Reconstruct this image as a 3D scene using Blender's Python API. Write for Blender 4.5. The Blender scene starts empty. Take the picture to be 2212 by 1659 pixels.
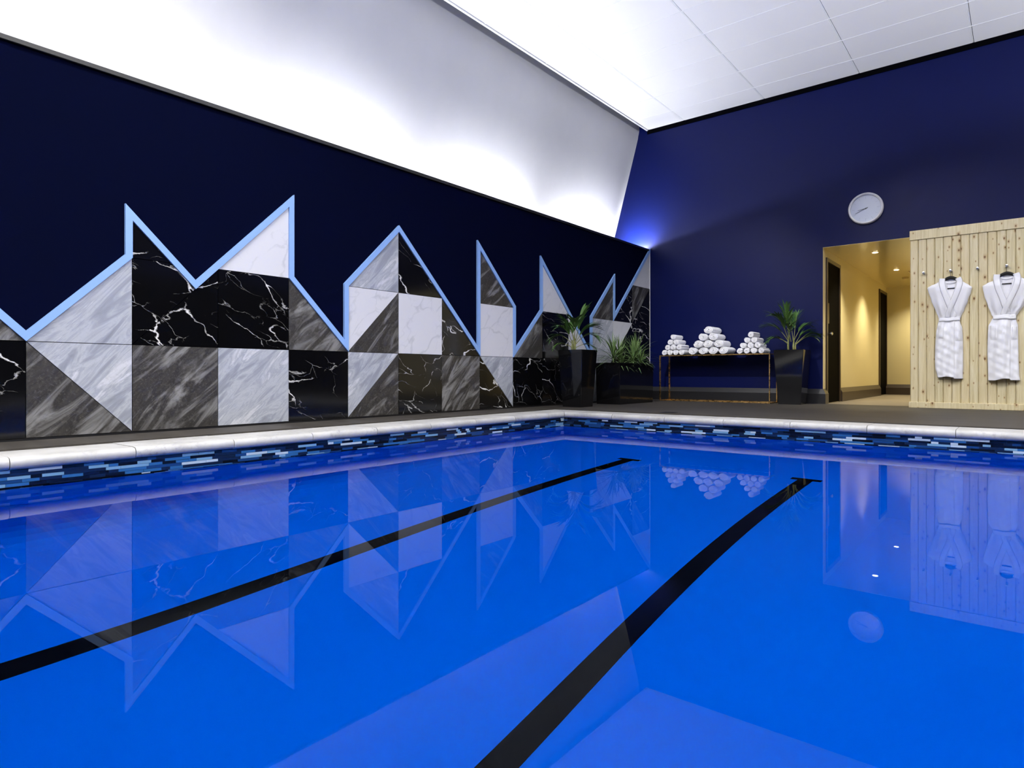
import bpy, bmesh, math, random
from mathutils import Vector, Matrix
random.seed(7)
sc = bpy.context.scene
COL = sc.collection
PI = math.pi

# ------------------------------------------------------------------ helpers
def link(name, me, mat=None, parent=None):
    o = bpy.data.objects.new(name, me)
    COL.objects.link(o)
    if mat is not None:
        for m in (mat if isinstance(mat, (list, tuple)) else [mat]):
            me.materials.append(m)
    if parent is not None:
        o.parent = parent
        o.matrix_parent_inverse = Matrix.Translation(parent.location).inverted()
    return o

def mesh(name, verts, faces, mat=None, parent=None, smooth=False):
    me = bpy.data.meshes.new(name)
    me.from_pydata([tuple(v) for v in verts], [], faces)
    bm = bmesh.new(); bm.from_mesh(me)
    bmesh.ops.recalc_face_normals(bm, faces=bm.faces)
    bm.to_mesh(me); bm.free()
    if smooth:
        for p in me.polygons: p.use_smooth = True
    return link(name, me, mat, parent)

class MB:
    """collects solids into ONE mesh"""
    def __init__(s): s.bm = bmesh.new()
    def box(s, a, b, bev=0.0, seg=2):
        t = bmesh.new()
        bmesh.ops.create_cube(t, size=1)
        a, b = Vector(a), Vector(b)
        c, d = (a+b)/2, b-a
        for v in t.verts: v.co = Vector((v.co.x*d.x, v.co.y*d.y, v.co.z*d.z))+c
        if bev > 0:
            bmesh.ops.bevel(t, geom=list(t.edges), offset=bev, segments=seg, affect='EDGES', profile=.5)
        s.add(t); return s
    def add(s, t):
        me = bpy.data.meshes.new('t'); t.to_mesh(me); t.free()
        s.bm.from_mesh(me); bpy.data.meshes.remove(me)
    def prism(s, pts, d0, d1, axis='y', bev=0.0):
        """closed polygon pts (two coords) extruded along axis from d0 to d1"""
        t = bmesh.new()
        def P(p, d):
            return {'y': (p[0], d, p[1]), 'x': (d, p[0], p[1]), 'z': (p[0], p[1], d)}[axis]
        lo = [t.verts.new(P(p, d0)) for p in pts]; hi = [t.verts.new(P(p, d1)) for p in pts]
        n = len(pts)
        t.faces.new(lo); t.faces.new(hi)
        for i in range(n): t.faces.new([lo[i], lo[(i+1) % n], hi[(i+1) % n], hi[i]])
        bmesh.ops.recalc_face_normals(t, faces=t.faces)
        if bev > 0: bmesh.ops.bevel(t, geom=list(t.edges), offset=bev, segments=1, affect='EDGES')
        s.add(t); return s
    def tube(s, pts, r, n=8, cap=True):
        t = bmesh.new(); pts = [Vector(p) for p in pts]
        rs = r if isinstance(r, (list, tuple)) else [r]*len(pts)
        rings = []
        up = Vector((0, 0, 1))
        for i, p in enumerate(pts):
            d = (pts[min(i+1, len(pts)-1)]-pts[max(i-1, 0)]).normalized()
            u = d.cross(up)
            if u.length < 1e-3: u = d.cross(Vector((1, 0, 0)))
            u.normalize(); w = u.cross(d)
            rings.append([t.verts.new(p+(u*math.cos(2*PI*k/n)+w*math.sin(2*PI*k/n))*rs[i]) for k in range(n)])
        for a, b in zip(rings, rings[1:]):
            for k in range(n): t.faces.new([a[k], a[(k+1) % n], b[(k+1) % n], b[k]])
        if cap: t.faces.new(rings[0]); t.faces.new(rings[-1])
        bmesh.ops.recalc_face_normals(t, faces=t.faces)
        s.add(t); return s
    def lathe(s, prof, c, axis='z', n=40):
        """prof: list of (radius, height); closed to the axis at the ends"""
        t = bmesh.new(); c = Vector(c); rings = []
        for (r, h) in prof:
            ring = []
            for k in range(n):
                a = 2*PI*k/n
                v = {'z': (r*math.cos(a), r*math.sin(a), h), 'x': (h, r*math.cos(a), r*math.sin(a))}[axis]
                ring.append(t.verts.new(c+Vector(v)))
            rings.append(ring)
        for a, b in zip(rings, rings[1:]):
            for k in range(n): t.faces.new([a[k], a[(k+1) % n], b[(k+1) % n], b[k]])
        if prof[0][0] > .005 and prof[-1][0] > .005:
            a, b = rings[-1], rings[0]
            for k in range(n): t.faces.new([a[k], a[(k+1) % n], b[(k+1) % n], b[k]])
        else:
            t.faces.new(rings[0]); t.faces.new(rings[-1])
        bmesh.ops.recalc_face_normals(t, faces=t.faces)
        s.add(t); return s
    def build(s, name, mat, parent=None, smooth=False, angle=None):
        me = bpy.data.meshes.new(name); s.bm.to_mesh(me); s.bm.free()
        if smooth:
            for p in me.polygons: p.use_smooth = True
        o = link(name, me, mat, parent)
        if smooth and angle is not None:
            try: me.set_sharp_from_angle(angle=math.radians(angle))
            except Exception: pass
        return o

def tag(o, label, cat, kind=None, group=None):
    o['label'] = label; o['category'] = cat
    if kind: o['kind'] = kind
    if group: o['group'] = group
    return o
def empty(name, loc, label, cat, group=None):
    o = bpy.data.objects.new(name, None); o.empty_display_size = .1
    COL.objects.link(o); o.location = loc
    return tag(o, label, cat, None, group)

# ------------------------------------------------------------------ materials
def mat(name, col=(.8, .8, .8), rough=.5, metal=0, spec=.5, **kw):
    m = bpy.data.materials.new(name); m.use_nodes = True
    b = m.node_tree.nodes['Principled BSDF']
    b.inputs['Base Color'].default_value = (*col, 1)
    b.inputs['Roughness'].default_value = rough
    b.inputs['Metallic'].default_value = metal
    b.inputs['Specular IOR Level'].default_value = spec
    for k, v in kw.items(): b.inputs[k.replace('_', ' ')].default_value = v
    return m
class NT:
    def __init__(s, m):
        s.t = m.node_tree; s.b = s.t.nodes['Principled BSDF']
    def n(s, typ, ins=None, **props):
        nd = s.t.nodes.new(typ)
        for k, v in props.items(): setattr(nd, k, v)
        for k, v in (ins or {}).items():
            if isinstance(v, bpy.types.NodeSocket): s.t.links.new(v, nd.inputs[k])
            else: nd.inputs[k].default_value = v
        return nd
    def co(s, rot=(0, 0, 0), scale=(1, 1, 1), rnd=0.0):
        tc = s.n('ShaderNodeTexCoord'); out = tc.outputs['Object']
        if rnd:
            oi = s.n('ShaderNodeObjectInfo')
            mu = s.n('ShaderNodeMath', {0: oi.outputs['Random'], 1: rnd}, operation='MULTIPLY')
            ad = s.n('ShaderNodeVectorMath', {0: out, 1: mu.outputs[0]}, operation='ADD'); out = ad.outputs[0]
        if any(rot): out = s.n('ShaderNodeMapping', {'Vector': out, 'Rotation': rot}).outputs[0]
        return s.n('ShaderNodeMapping', {'Vector': out, 'Scale': scale}).outputs[0]
    def noise(s, vec, scale, detail=4, rough=.55, dist=0.0):
        return s.n('ShaderNodeTexNoise', {'Vector': vec, 'Scale': scale, 'Detail': detail, 'Roughness': rough, 'Distortion': dist}).outputs[0]
    def ramp(s, fac, stops, interp='LINEAR'):
        r = s.n('ShaderNodeValToRGB', {0: fac}); cr = r.color_ramp; cr.interpolation = interp
        while len(cr.elements) < len(stops): cr.elements.new(.5)
        for e, (p, c) in zip(cr.elements, stops):
            e.position = p; e.color = (*c, 1) if len(c) == 3 else c
        return r.outputs[0]
    def mix(s, fac, a, b, mode='MIX'):
        nd = s.n('ShaderNodeMix', data_type='RGBA', blend_type=mode)
        for i, v in ((0, fac), (6, a), (7, b)):
            if isinstance(v, bpy.types.NodeSocket): s.t.links.new(v, nd.inputs[i])
            else: nd.inputs[i].default_value = (*v, 1) if isinstance(v, tuple) and len(v) == 3 else v
        return nd.outputs[2]
    def math(s, op, a, b=0.0, clamp=False):
        return s.n('ShaderNodeMath', {0: a, 1: b}, operation=op, use_clamp=clamp).outputs[0]
    def col(s, sock): s.t.links.new(sock, s.b.inputs['Base Color'])
    def rough(s, sock): s.t.links.new(sock, s.b.inputs['Roughness'])
    def bump(s, sock, strength=.2, dist=.01):
        bp = s.n('ShaderNodeBump', {'Height': sock, 'Strength': strength, 'Distance': dist})
        s.t.links.new(bp.outputs[0], s.b.inputs['Normal'])

def g(v): return (v, v, v)
# painted walls: navy vinyl wallcovering with a satin sheen
M_navy = mat('navy_satin', (.0005, .0034, .050), .42, spec=.17)
t = NT(M_navy); v = t.co(scale=(1, 1, 1))
t.rough(t.ramp(t.noise(v, 3, 3), [(.3, g(.40)), (.7, g(.47))]))
t.bump(t.noise(t.co(scale=(60, 60, 14)), 6, 3), .06, .004)
M_navyflat = mat('navy_flat', (.0019, .0028, .0135), .7, spec=0)
t = NT(M_navyflat); t.bump(t.noise(t.co(), 160, 3), .12, .002)
M_white = mat('white_plaster', (.83, .83, .86), .7, spec=.25)
t = NT(M_white); v = t.co(); t.col(t.ramp(t.noise(v, 1.3, 5), [(.3, (.42, .42, .44)), (.7, (.46, .46, .48))]))
M_ceil = mat('ceiling_tile', (.88, .88, .91), .6, spec=.3)
M_gridbar = mat('ceiling_bar', (.86, .87, .90), .4)
M_black = mat('black_trim', (.004, .004, .006), .45)
M_dark = mat('dark_void', (.012, .012, .013), .9, spec=.1)
M_lblue = mat('pale_blue_trim', (.215, .37, .70), .42)
M_blackgloss = mat('black_gloss', (.004, .004, .005), .06, spec=.6)
M_soil = mat('soil', (.03, .02, .012), .95)
M_brass = mat('brass', (.74, .46, .17), .26, 1)
t = NT(M_brass); t.rough(t.ramp(t.noise(t.co(scale=(4, 4, 4)), 5, 4), [(.3, g(.16)), (.7, g(.42))]))
M_smoke = mat('smoked_glass', (.01, .01, .012), .05, spec=.6)
M_chrome = mat('chrome', (.75, .76, .78), .15, 1)
M_terry = mat('white_terry', (.86, .86, .90), .95, spec=.1)
t = NT(M_terry); t.bump(t.noise(t.co(), 260, 3), .55, .004)
t.b.inputs['Sheen Weight'].default_value = .2
M_hanger = mat('black_wood', (.004, .0035, .004), .5, spec=.25)
M_cream = mat('cream_wall', (.74, .64, .36), .42, spec=.4)
M_creamc = mat('cream_ceiling', (.66, .55, .28), .18, spec=.5)
M_door = mat('black_brown_door', (.0015, .0013, .0012), .7, spec=.02)
M_frame = mat('bronze_door_frame', (.045, .028, .014), .3, spec=.5)
M_base = mat('charcoal_skirting', (.010, .010, .012), .32, spec=.7)
M_baseb = mat('brown_skirting', (.05, .034, .022), .4, spec=.5)
M_clockrim = mat('white_metal', (.80, .79, .77), .3, spec=.5)
M_dial = mat('clock_dial', (.62, .66, .74), .2, spec=.5)
M_tick = mat('clock_marks', (.42, .45, .52), .4)
M_hand = mat('clock_hands', (.10, .11, .12), .4, .2)
M_lamp = mat('lit_lamp', (1, .9, .7), .5, Emission_Color=(1, .82, .5, 1), Emission_Strength=25)
M_plastic = mat('cream_plastic', (.5, .4, .2), .5)

# stones of the mural: each tile takes its own piece of the slab
def stone(name, stops, ang, stretch, scale, rough, speck=0.0, speckcol=(.5, .5, .5), dist=1.2):
    m = mat(name, rough=rough); t = NT(m)
    v = t.co(rot=(0, math.radians(ang), 0), scale=stretch, rnd=37.0)
    n = t.noise(v, scale, 9, .62, dist)
    c = t.ramp(n, stops)
    v2 = t.co(rnd=21.0)
    big = t.noise(v2, 1.6, 3)
    c = t.mix(t.math('MULTIPLY', big, .35), c, t.ramp(n, [(0, stops[0][1]), (1, stops[-1][1])]))
    fine = t.noise(v2, 70, 6, .7)
    c = t.mix(t.ramp(fine, [(.52, g(0)), (.72, g(speck))]), c, speckcol)
    t.col(c); return m
M_dstone = stone('dark_grey_stone', [(.26, (.012, .011, .010)), (.42, (.036, .033, .029)), (.48, (.014, .013, .012)), (.53, (.062, .059, .056)), (.64, (.24, .24, .24)), (.72, (.03, .028, .025))], 45, (1.0, 1, 5.0), 1.5, .42, .40, (.17, .16, .15))
M_lstone = stone('light_grey_stone', [(.25, (.15, .165, .20)), (.42, (.27, .29, .335)), (.50, (.42, .44, .48)), (.55, (.30, .32, .365)), (.63, (.57, .58, .615)), (.75, (.36, .38, .42))], 45, (1.0, 1, 5.5), 1.4, .4, .45, (.25, .27, .31))
def veined(name, base, vein, ang, layers, rough):
    m = mat(name, rough=rough); t = NT(m)
    v = t.co(rot=(0, math.radians(ang), 0), scale=(1, 1, 1.9), rnd=53.0)
    def warp(v, sc_, amt, det):
        n = t.n('ShaderNodeTexNoise', {'Vector': v, 'Scale': sc_, 'Detail': det, 'Roughness': .65})
        c = t.n('ShaderNodeVectorMath', {0: n.outputs[1], 1: (.5, .5, .5)}, operation='SUBTRACT').outputs[0]
        o = t.n('ShaderNodeVectorMath', {0: c, 'Scale': amt}, operation='SCALE').outputs[0]
        return t.n('ShaderNodeVectorMath', {0: v, 1: o}, operation='ADD').outputs[0]
    vv = warp(warp(v, 1.8, .55, 2), 9, .11, 6)
    out = None
    for k, (sc_, w, lo, hi, amp) in enumerate(layers):
        vk = t.n('ShaderNodeVectorMath', {0: vv, 1: (7.3*k, 3.1*k, 1.7*k)}, operation='ADD').outputs[0]
        vo = t.n('ShaderNodeTexVoronoi', {'Vector': vk, 'Scale': sc_}, feature='DISTANCE_TO_EDGE')
        mk = t.noise(vk, 2.6, 3)
        wid = t.math('ADD', t.math('MULTIPLY', t.math('SUBTRACT', mk, .45, True), w*9), w*.45)
        line = t.math('SUBTRACT', 1.0, t.math('DIVIDE', vo.outputs['Distance'], wid), True)
        line = t.math('MULTIPLY', line, t.ramp(mk, [(lo, g(0)), (hi, g(amp))]))
        out = line if out is None else t.math('MAXIMUM', out, line)
    t.col(t.mix(out, base, vein)); return m
M_kmarble = veined('black_marble', (.0026, .0026, .0032), (.80, .79, .78), -20, [(1.3, .009, .44, .57, 1.0), (3.0, .006, .48, .64, .5)], .10)
M_wmarble = veined('white_marble', (.58, .585, .62), (.30, .32, .36), 42, [(2.2, .03, .42, .62, .45), (5.0, .03, .45, .65, .3)], .3)

# deck: grey-brown worn vinyl planks
M_deck = mat('grey_deck', (.12, .11, .095), .55, spec=.35); t = NT(M_deck)
st = t.noise(t.co(scale=(5, .55, 1)), 2.2, 8, .65)
c = t.ramp(st, [(.25, (.018, .015, .012)), (.45, (.034, .030, .025)), (.6, (.048, .043, .037)), (.78, (.10, .094, .084))])
fine = t.noise(t.co(scale=(40, 14, 1)), 4, 4)
c = t.mix(t.ramp(fine, [(.35, g(.0)), (.75, g(.45))]), c, (.032, .028, .023))
t.col(c); t.bump(fine, .15, .003)
# coping: pale travertine with sooty marks on its rounded nose
M_cope = mat('pale_travertine', rough=.5); t = NT(M_cope); v = t.co(rnd=11.0)
c = t.ramp(t.noise(v, 5, 6, .6), [(.3, (.30, .297, .288)), (.6, (.41, .407, .40))])
d = t.math('MULTIPLY', t.ramp(t.noise(v, 38, 6, .7), [(.5, g(0)), (.68, g(.85))]), t.ramp(t.noise(v, 4, 2), [(.45, g(0)), (.62, g(.9))]))
t.col(t.mix(d, c, (.16, .16, .17))); t.bump(t.noise(v, 45, 5), .18, .003)
# pool shell
M_pool = mat('pool_blue', (.0, .1, .7), .7, spec=0)
t = NT(M_pool); t.col(t.ramp(t.noise(t.co(), .6, 2), [(.3, (.0, .097, .57)), (.7, (.0, .112, .61))]))
M_lane = mat('lane_black', (.002, .002, .003), .7, spec=0)
M_water = bpy.data.materials.new('water'); M_water.use_nodes = True
_t = M_water.node_tree; _t.nodes.remove(_t.nodes['Principled BSDF']); _n = _t.nodes.new
_rf = _n('ShaderNodeBsdfRefraction'); _rf.inputs['Color'].default_value = (.80, .92, 1, 1); _rf.inputs['Roughness'].default_value = 0; _rf.inputs['IOR'].default_value = 1.333
_gl = _n('ShaderNodeBsdfGlossy'); _gl.inputs['Color'].default_value = (.95, .98, 1, 1); _gl.inputs['Roughness'].default_value = 0
_fr = _n('ShaderNodeFresnel'); _fr.inputs[0].default_value = 1.333
_ge = _n('ShaderNodeNewGeometry')
_k = _n('ShaderNodeMapRange'); _k.inputs['To Min'].default_value = .43; _k.inputs['To Max'].default_value = 1.0
_t.links.new(_ge.outputs['Backfacing'], _k.inputs['Value'])          # seen from below the surface reflects fully
_mu = _n('ShaderNodeMath'); _mu.operation = 'MULTIPLY'
_t.links.new(_fr.outputs[0], _mu.inputs[0]); _t.links.new(_k.outputs[0], _mu.inputs[1])
_mx = _n('ShaderNodeMixShader'); _t.links.new(_mu.outputs[0], _mx.inputs[0]); _t.links.new(_rf.outputs[0], _mx.inputs[1]); _t.links.new(_gl.outputs[0], _mx.inputs[2])
_t.links.new(_mx.outputs[0], _t.nodes['Material Output'].inputs['Surface'])
# glass mosaic strips: every strip is an island with its own colour
M_mosaic = mat('glass_mosaic', rough=.08, spec=.6); t = NT(M_mosaic)
ge = t.n('ShaderNodeNewGeometry')
cc = t.ramp(ge.outputs['Random Per Island'], [(0, (.003, .004, .009)), (.34, (.006, .014, .04)), (.58, (.010, .045, .15)), (.72, (.025, .11, .28)), (.83, (.15, .30, .45)), (.91, (.38, .48, .56))], 'CONSTANT')
t.col(cc)
M_grout = mat('mosaic_grout', (.05, .08, .14), .8)
# pine boards
M_pine = mat('knotty_pine', rough=.45, spec=.4); t = NT(M_pine)
ge = t.n('ShaderNodeNewGeometry'); rpi = ge.outputs['Random Per Island']
tc = t.n('ShaderNodeTexCoord')
sh = t.n('ShaderNodeVectorMath', {0: tc.outputs['Object'], 1: t.n('ShaderNodeCombineXYZ', {'Y': t.math('MULTIPLY', rpi, 31.0), 'Z': t.math('MULTIPLY', rpi, 17.0)}).outputs[0]}, operation='ADD').outputs[0]
gr = t.noise(t.n('ShaderNodeMapping', {'Vector': sh, 'Scale': (1, 14, .9)}).outputs[0], 3, 7, .6, .6)
c = t.ramp(gr, [(.28, (.50, .41, .22)), (.5, (.64, .56, .34)), (.7, (.74, .67, .46))])
c = t.mix(t.math('MULTIPLY', rpi, .35), c, (.66, .53, .30))
sx_ = t.n('ShaderNodeSeparateXYZ', {0: sh})
vo = t.n('ShaderNodeTexVoronoi', {'Vector': t.n('ShaderNodeCombineXYZ', {'X': t.math('MULTIPLY', sx_.outputs[1], 15.0), 'Y': t.math('MULTIPLY', sx_.outputs[2], 8.5)}).outputs[0], 'Scale': 1.0, 'Randomness': 1.0}, voronoi_dimensions='2D')
sel = t.n('ShaderNodeSeparateColor', {0: vo.outputs['Color']})
kd = t.math('MULTIPLY', vo.outputs['Distance'], t.math('ADD', .65, t.math('MULTIPLY', sel.outputs[1], 1.6)))
kn = t.math('MULTIPLY', t.ramp(kd, [(.06, g(1)), (.12, g(0))]), t.math('GREATER_THAN', sel.outputs[0], .62))
halo = t.math('MULTIPLY', t.ramp(kd, [(.09, g(.6)), (.30, g(0))]), t.math('GREATER_THAN', sel.outputs[0], .62))
c = t.mix(halo, c, (.42, .25, .09)); c = t.mix(kn, c, (.16, .08, .03)); t.col(c)
# leaves
def leafmat(name, a, b):
    m = mat(name, rough=.38, spec=.4); t = NT(m)
    t.col(t.mix(t.noise(t.co(), 14, 3), a, b))
    return m
M_palm = leafmat('palm_leaf', (.028, .080, .014), (.10, .20, .045))
M_drac = leafmat('dracaena_leaf', (.045, .10, .025), (.20, .30, .11))
M_stem = leafmat('plant_stem', (.12, .16, .04), (.28, .26, .10))

# ------------------------------------------------------------------ sizes (metres); camera stands over the water at the origin
HC = .412
YL, XB = 4.79, 9.47            # left wall face, back wall face
X0, YR = -5.0, -4.79           # wall behind the camera, right wall
ZC = 4.442                     # ceiling
ZW = -.165                     # water
PX0, PX1, PY0, PY1 = -1.5, 5.80, -1.6, 3.975
ZL = 2.47                      # ledge of the cove

# ------------------------------------------------------------------ setting
m = MB().box((X0-.2, YL, -.3), (XB+.2, YL+.10, ZL-.035))
wall_left = tag(m.build('wall_left', M_navyflat), 'dark navy left wall behind the stone mural, below the white cove', 'wall', 'structure')
m = MB().box((X0-.2, YL-.018, ZL-.035), (XB, YL+.12, ZL), .004)
tag(m.build('trim_1', M_black), 'black capping strip along the top edge of the left navy wall', 'trim', 'structure')

def cove_wall(name, sgn, label):
    prof = [(5.60, 2.28), (5.44, 2.75), (5.23, 3.50), (5.05, 4.14), (4.995, 4.34)]
    # the plaster turns upright towards the slot above the ceiling edge
    for k in range(1, 9):
        a = k/8; prof.append((4.995-.030*math.sin(a*PI/2)*.9, 4.34+.02+.16*a))
    prof += [(4.972, 4.80)]
    vs, fs = [], []
    for (y, z) in prof: vs += [(X0-.2, sgn*y, z), (XB, sgn*y, z)]
    for i in range(len(prof)-1): fs.append((2*i, 2*i+1, 2*i+3, 2*i+2))
    n = len(vs)
    for (y, z) in prof: vs += [(X0-.2, sgn*(y+.05), z), (XB, sgn*(y+.05), z)]
    for i in range(len(prof)-1): fs.append((n+2*i, n+2*i+2, n+2*i+3, n+2*i+1))
    return tag(mesh(name, vs, fs, M_white, smooth=True), label, 'wall', 'structure')
cove_wall('wall_upper_left', 1, 'white leaning upper wall washed by hidden cove lamps above the navy wall')
for sgn, nm in ((1, 'left'),):
    m = MB().box((X0-.2, min(sgn*4.80, sgn*5.70), 2.22), (XB+.2, max(sgn*4.80, sgn*5.70), 2.28))
    tag(m.build('trim_trough_'+nm, M_white), 'white floor of the lighting trough on the %s side' % nm, 'trim', 'structure')
    m = MB().box((X0-.2, min(sgn*4.82, sgn*5.1), 4.80), (XB+.2, max(sgn*4.82, sgn*5.1), 4.86))
    tag(m.build('trim_slot_'+nm, M_dark), 'dark closure of the slot above the %s ceiling edge' % nm, 'trim', 'structure')
m = MB().box((X0-.2, YR-.10, -.3), (XB+.2, YR, 4.86))
tag(m.build('wall_right', M_navyflat), 'navy right wall out of frame', 'wall', 'structure')
m = MB().box((X0-.2, -5.8, -.3), (X0, 5.8, 4.9))
tag(m.build('wall_near', M_navyflat), 'navy wall behind the camera out of frame', 'wall', 'structure')

# back wall with the corridor opening (Y 1.05 .. 2.15, up to 2.165)
OY0, OY1, OZ = 1.05, 2.152, 2.163
m = MB()
m.prism([(-5.8, -.3), (OY0, -.3), (OY0, OZ+.004), (OY1, OZ+.004), (OY1, -.3), (5.8, -.3), (5.8, 4.9), (-5.8, 4.9)], XB, XB+.14, 'x')
wall_back = tag(m.build('wall_back', M_navy), 'satin navy back wall with the corridor opening and clock', 'wall', 'structure')
m = MB().box((XB-.012, YR, ZC-.068), (XB, 4.82, ZC-.004))
tag(m.build('trim_2', mat('shadow_gap', (.002, .002, .003), .9, spec=0)), 'black shadow strip where the back wall meets the ceiling', 'trim', 'structure')

# skirting: upright foot, chamfered top
def skirting(name, mats, segs, label):
    """segs: list of polylines (x,y) with the room on the left side"""
    mb = MB()
    for pts in segs:
        P = [Vector((a, b)) for a, b in pts]
        prof = [(.042, 0), (.042, .138), (.006, .205), (0, .205), (0, 0)]
        rings = []
        for i, p in enumerate(P):
            d0 = (P[i]-P[i-1]).normalized() if i else None
            d1 = (P[i+1]-P[i]).normalized() if i < len(P)-1 else None
            n0 = Vector((-d0.y, d0.x)) if d0 else None; n1 = Vector((-d1.y, d1.x)) if d1 else None
            if n0 and n1:
                n = (n0+n1).normalized(); n = n/max(.2, n.dot(n0))
            else: n = n0 or n1
            rings.append([(p.x+n.x*o, p.y+n.y*o, z) for o, z in prof])
        t = bmesh.new(); R = [[t.verts.new(v) for v in r] for r in rings]
        for a, b in zip(R, R[1:]):
            for k in range(5): t.faces.new([a[k], a[(k+1) % 5], b[(k+1) % 5], b[k]])
        t.faces.new(R[0]); t.faces.new(R[-1]); bmesh.ops.recalc_face_normals(t, faces=t.faces); mb.add(t)
    return tag(mb.build(name, mats), label, 'skirting board', 'structure')
skirting('baseboard_back', M_base, [[(9.615, OY1), (XB, OY1), (XB, YL)]], 'charcoal chamfered skirting along the back wall turning into the corridor')
skirting('baseboard_corridor', M_baseb, [[(13.80, OY1), (10.475, OY1)], [(14.63, 0.2), (14.63, OY1)]], 'brown chamfered skirting in the lit corridor')
m = MB().box((X0, YL-.006, 0), (XB-.04, YL, .022))
tag(m.build('baseboard_left', M_black), 'thin black strip under the stone mural', 'skirting board', 'structure')

# ceiling: lay-in tiles, each a face of one mesh, white bars between them
xs = [XB-.005]
while xs[-1] > X0: xs.append((9.0 if len(xs) == 1 else xs[-1]-.6))
ys = [4.80, 4.177]
while ys[-1] > YR: ys.append(ys[-1]-1.237)
ys[-1] = YR
mb = MB(); bars = MB()
for i in range(len(xs)-1):
    for j in range(len(ys)-1):
        mb.box((xs[i+1]+.003, ys[j+1]+.012, ZC), (xs[i]-.003, ys[j]-.006, ZC+.02), .0015, 1)
ceil = tag(mb.build('ceiling', M_ceil), 'white suspended tile ceiling over the pool', 'ceiling', 'structure')
for j in range(1, len(ys)-1): bars.box((X0, ys[j]-.001, ZC+.002), (XB-.01, ys[j]+.011, ZC+.03))
for i in range(1, len(xs)-1): bars.box((xs[i]-.006, YR, ZC-.003), (xs[i]+.006, 4.8, ZC+.012))
bars.build('ceiling_grid', M_gridbar, ceil)
MB().box((X0, YR, ZC+.03), (XB, 4.81, ZC+.05)).build('ceiling_backing', M_dark, ceil)
m = MB().box((X0, 4.803, ZC-.012), (XB-.012, 4.83, ZC+.36), .002)
tag(m.build('trim_3', M_gridbar), 'white edge fascia of the ceiling along the cove', 'trim', 'structure')
# floor: deck round the pool, running on into the corridor
CW = .345                        # coping width
cx0, cx1, cy0, cy1 = PX0-CW, PX1+CW-.03, PY0-CW, PY1+CW
mb = MB()
mb.box((X0, cy1, -.25), (XB+.0, YL, 0)); mb.box((X0, YR, -.25), (XB, cy0, 0))
mb.box((X0, cy0, -.25), (cx0, cy1, 0)); mb.box((cx1, cy0, -.25), (XB, cy1, 0))
mb2 = MB().box((XB, .2, -.25), (14.7, OY1+.05, 0))
M_decklit = mat('deck_warm_lit', rough=.5, spec=.3); t = NT(M_decklit)  # deck again, the corridor's warm lamplight put into its colour
t.col(t.ramp(t.noise(t.co(scale=(5, .55, 1)), 2.2, 8, .65), [(.3, (.17, .14, .10)), (.7, (.30, .255, .19))]))
tag(mb2.build('floor_corridor', M_decklit), 'corridor deck floor, warm lamplight put into its tan colour', 'floor', 'structure')
floor = tag(mb.build('floor', M_deck), 'grey-brown deck floor around the pool', 'floor', 'structure')

# pool basin: wall, coved foot, floor
def ring(ins, z): return [(PX0+ins, PY0+ins, z), (PX1-ins, PY0+ins, z), (PX1-ins, PY1-ins, z), (PX0+ins, PY1-ins, z)]
ZF = ZW-1.2
levels = [ring(0, -.08), ring(0, ZF+.25)]+[ring(.25*(1-math.cos(a)), ZF+.25*(1-math.sin(a))) for a in [PI/10*k for k in range(1, 6)]]
vs = [v for r in levels for v in r]; fs = []
for i in range(len(levels)-1):
    for k in range(4): fs.append((4*i+k, 4*i+(k+1) % 4, 4*i+4+(k+1) % 4, 4*i+4+k))
n = 4*(len(levels)-1); fs.append((n, n+1, n+2, n+3))
basin = tag(mesh('pool_basin', vs, fs, M_pool), 'blue painted swimming pool basin under the water', 'pool', 'structure')
for yc, lab in ((2.70, 'black lane line nearer the stone mural'), (1.24, 'black lane line nearer the camera, pointing at the doorway')):
    w = .052
    pts = [(PX0+.9, yc-w), (4.925, yc-w), (4.925, yc-.105), (4.995, yc-.105), (4.995, yc+.105), (4.925, yc+.105), (4.925, yc+w), (PX0+.9, yc+w)]
    o = MB().prism(pts, ZF-.002, ZF+.003, 'z').build('lane_line', M_lane, basin); o['label'] = lab
me = mesh('pool_water', [(PX0-.002, PY0-.002, ZW), (PX1+.002, PY0-.002, ZW), (PX1+.002, PY1+.002, ZW), (PX0-.002, PY1+.002, ZW)], [(0, 1, 2, 3)], M_water)
tag(me, 'still clear blue pool water reflecting the mural and ceiling', 'water', 'stuff')
if me.data.polygons[0].normal.z < 0: me.data.flip_normals()

# glass mosaic band under the coping
def mosaic(name, along, fixed, a0, a1, sgn, label):
    z0, rowh, rows = -.074, .0172, 8
    def P(a, d, z): return (a, fixed+sgn*d, z) if along == 'x' else (fixed+sgn*d, a, z)
    back = [P(a0, .0005, -.22), P(a1, .0005, -.22), P(a1, .0005, -.07), P(a0, .0005, -.07)]
    root = mesh(name, back, [(0, 1, 2, 3)], M_grout)
    vs, fs = [], []
    for r in range(rows):
        a = a0-random.random()*.1
        zt, zb = z0-r*rowh-.0008, z0-(r+1)*rowh+.0008
        while a < a1:
            L = random.choice((.048, .075, .098, .098, .148, .148))
            s, e = max(a, a0)+.0008, min(a+L, a1)-.0008
            if e-s > .006:
                n = len(vs); d = .004+random.random()*.0012
                vs += [P(s, d, zb), P(e, d, zb), P(e, d, zt), P(s, d, zt), P(s, 0, zb), P(e, 0, zb), P(e, 0, zt), P(s, 0, zt)]
                fs += [(n, n+1, n+2, n+3), (n, n+4, n+5, n+1), (n+1, n+5, n+6, n+2), (n+2, n+6, n+7, n+3), (n+3, n+7, n+4, n)]
            a += L
    mesh('glass_strips', vs, fs, M_mosaic, root)
    return tag(root, label, 'tile band', 'structure')
mosaic('trim_5', 'x', PY1, PX0, PX1, -1, 'blue and black glass mosaic waterline along the mural side of the pool')
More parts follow.
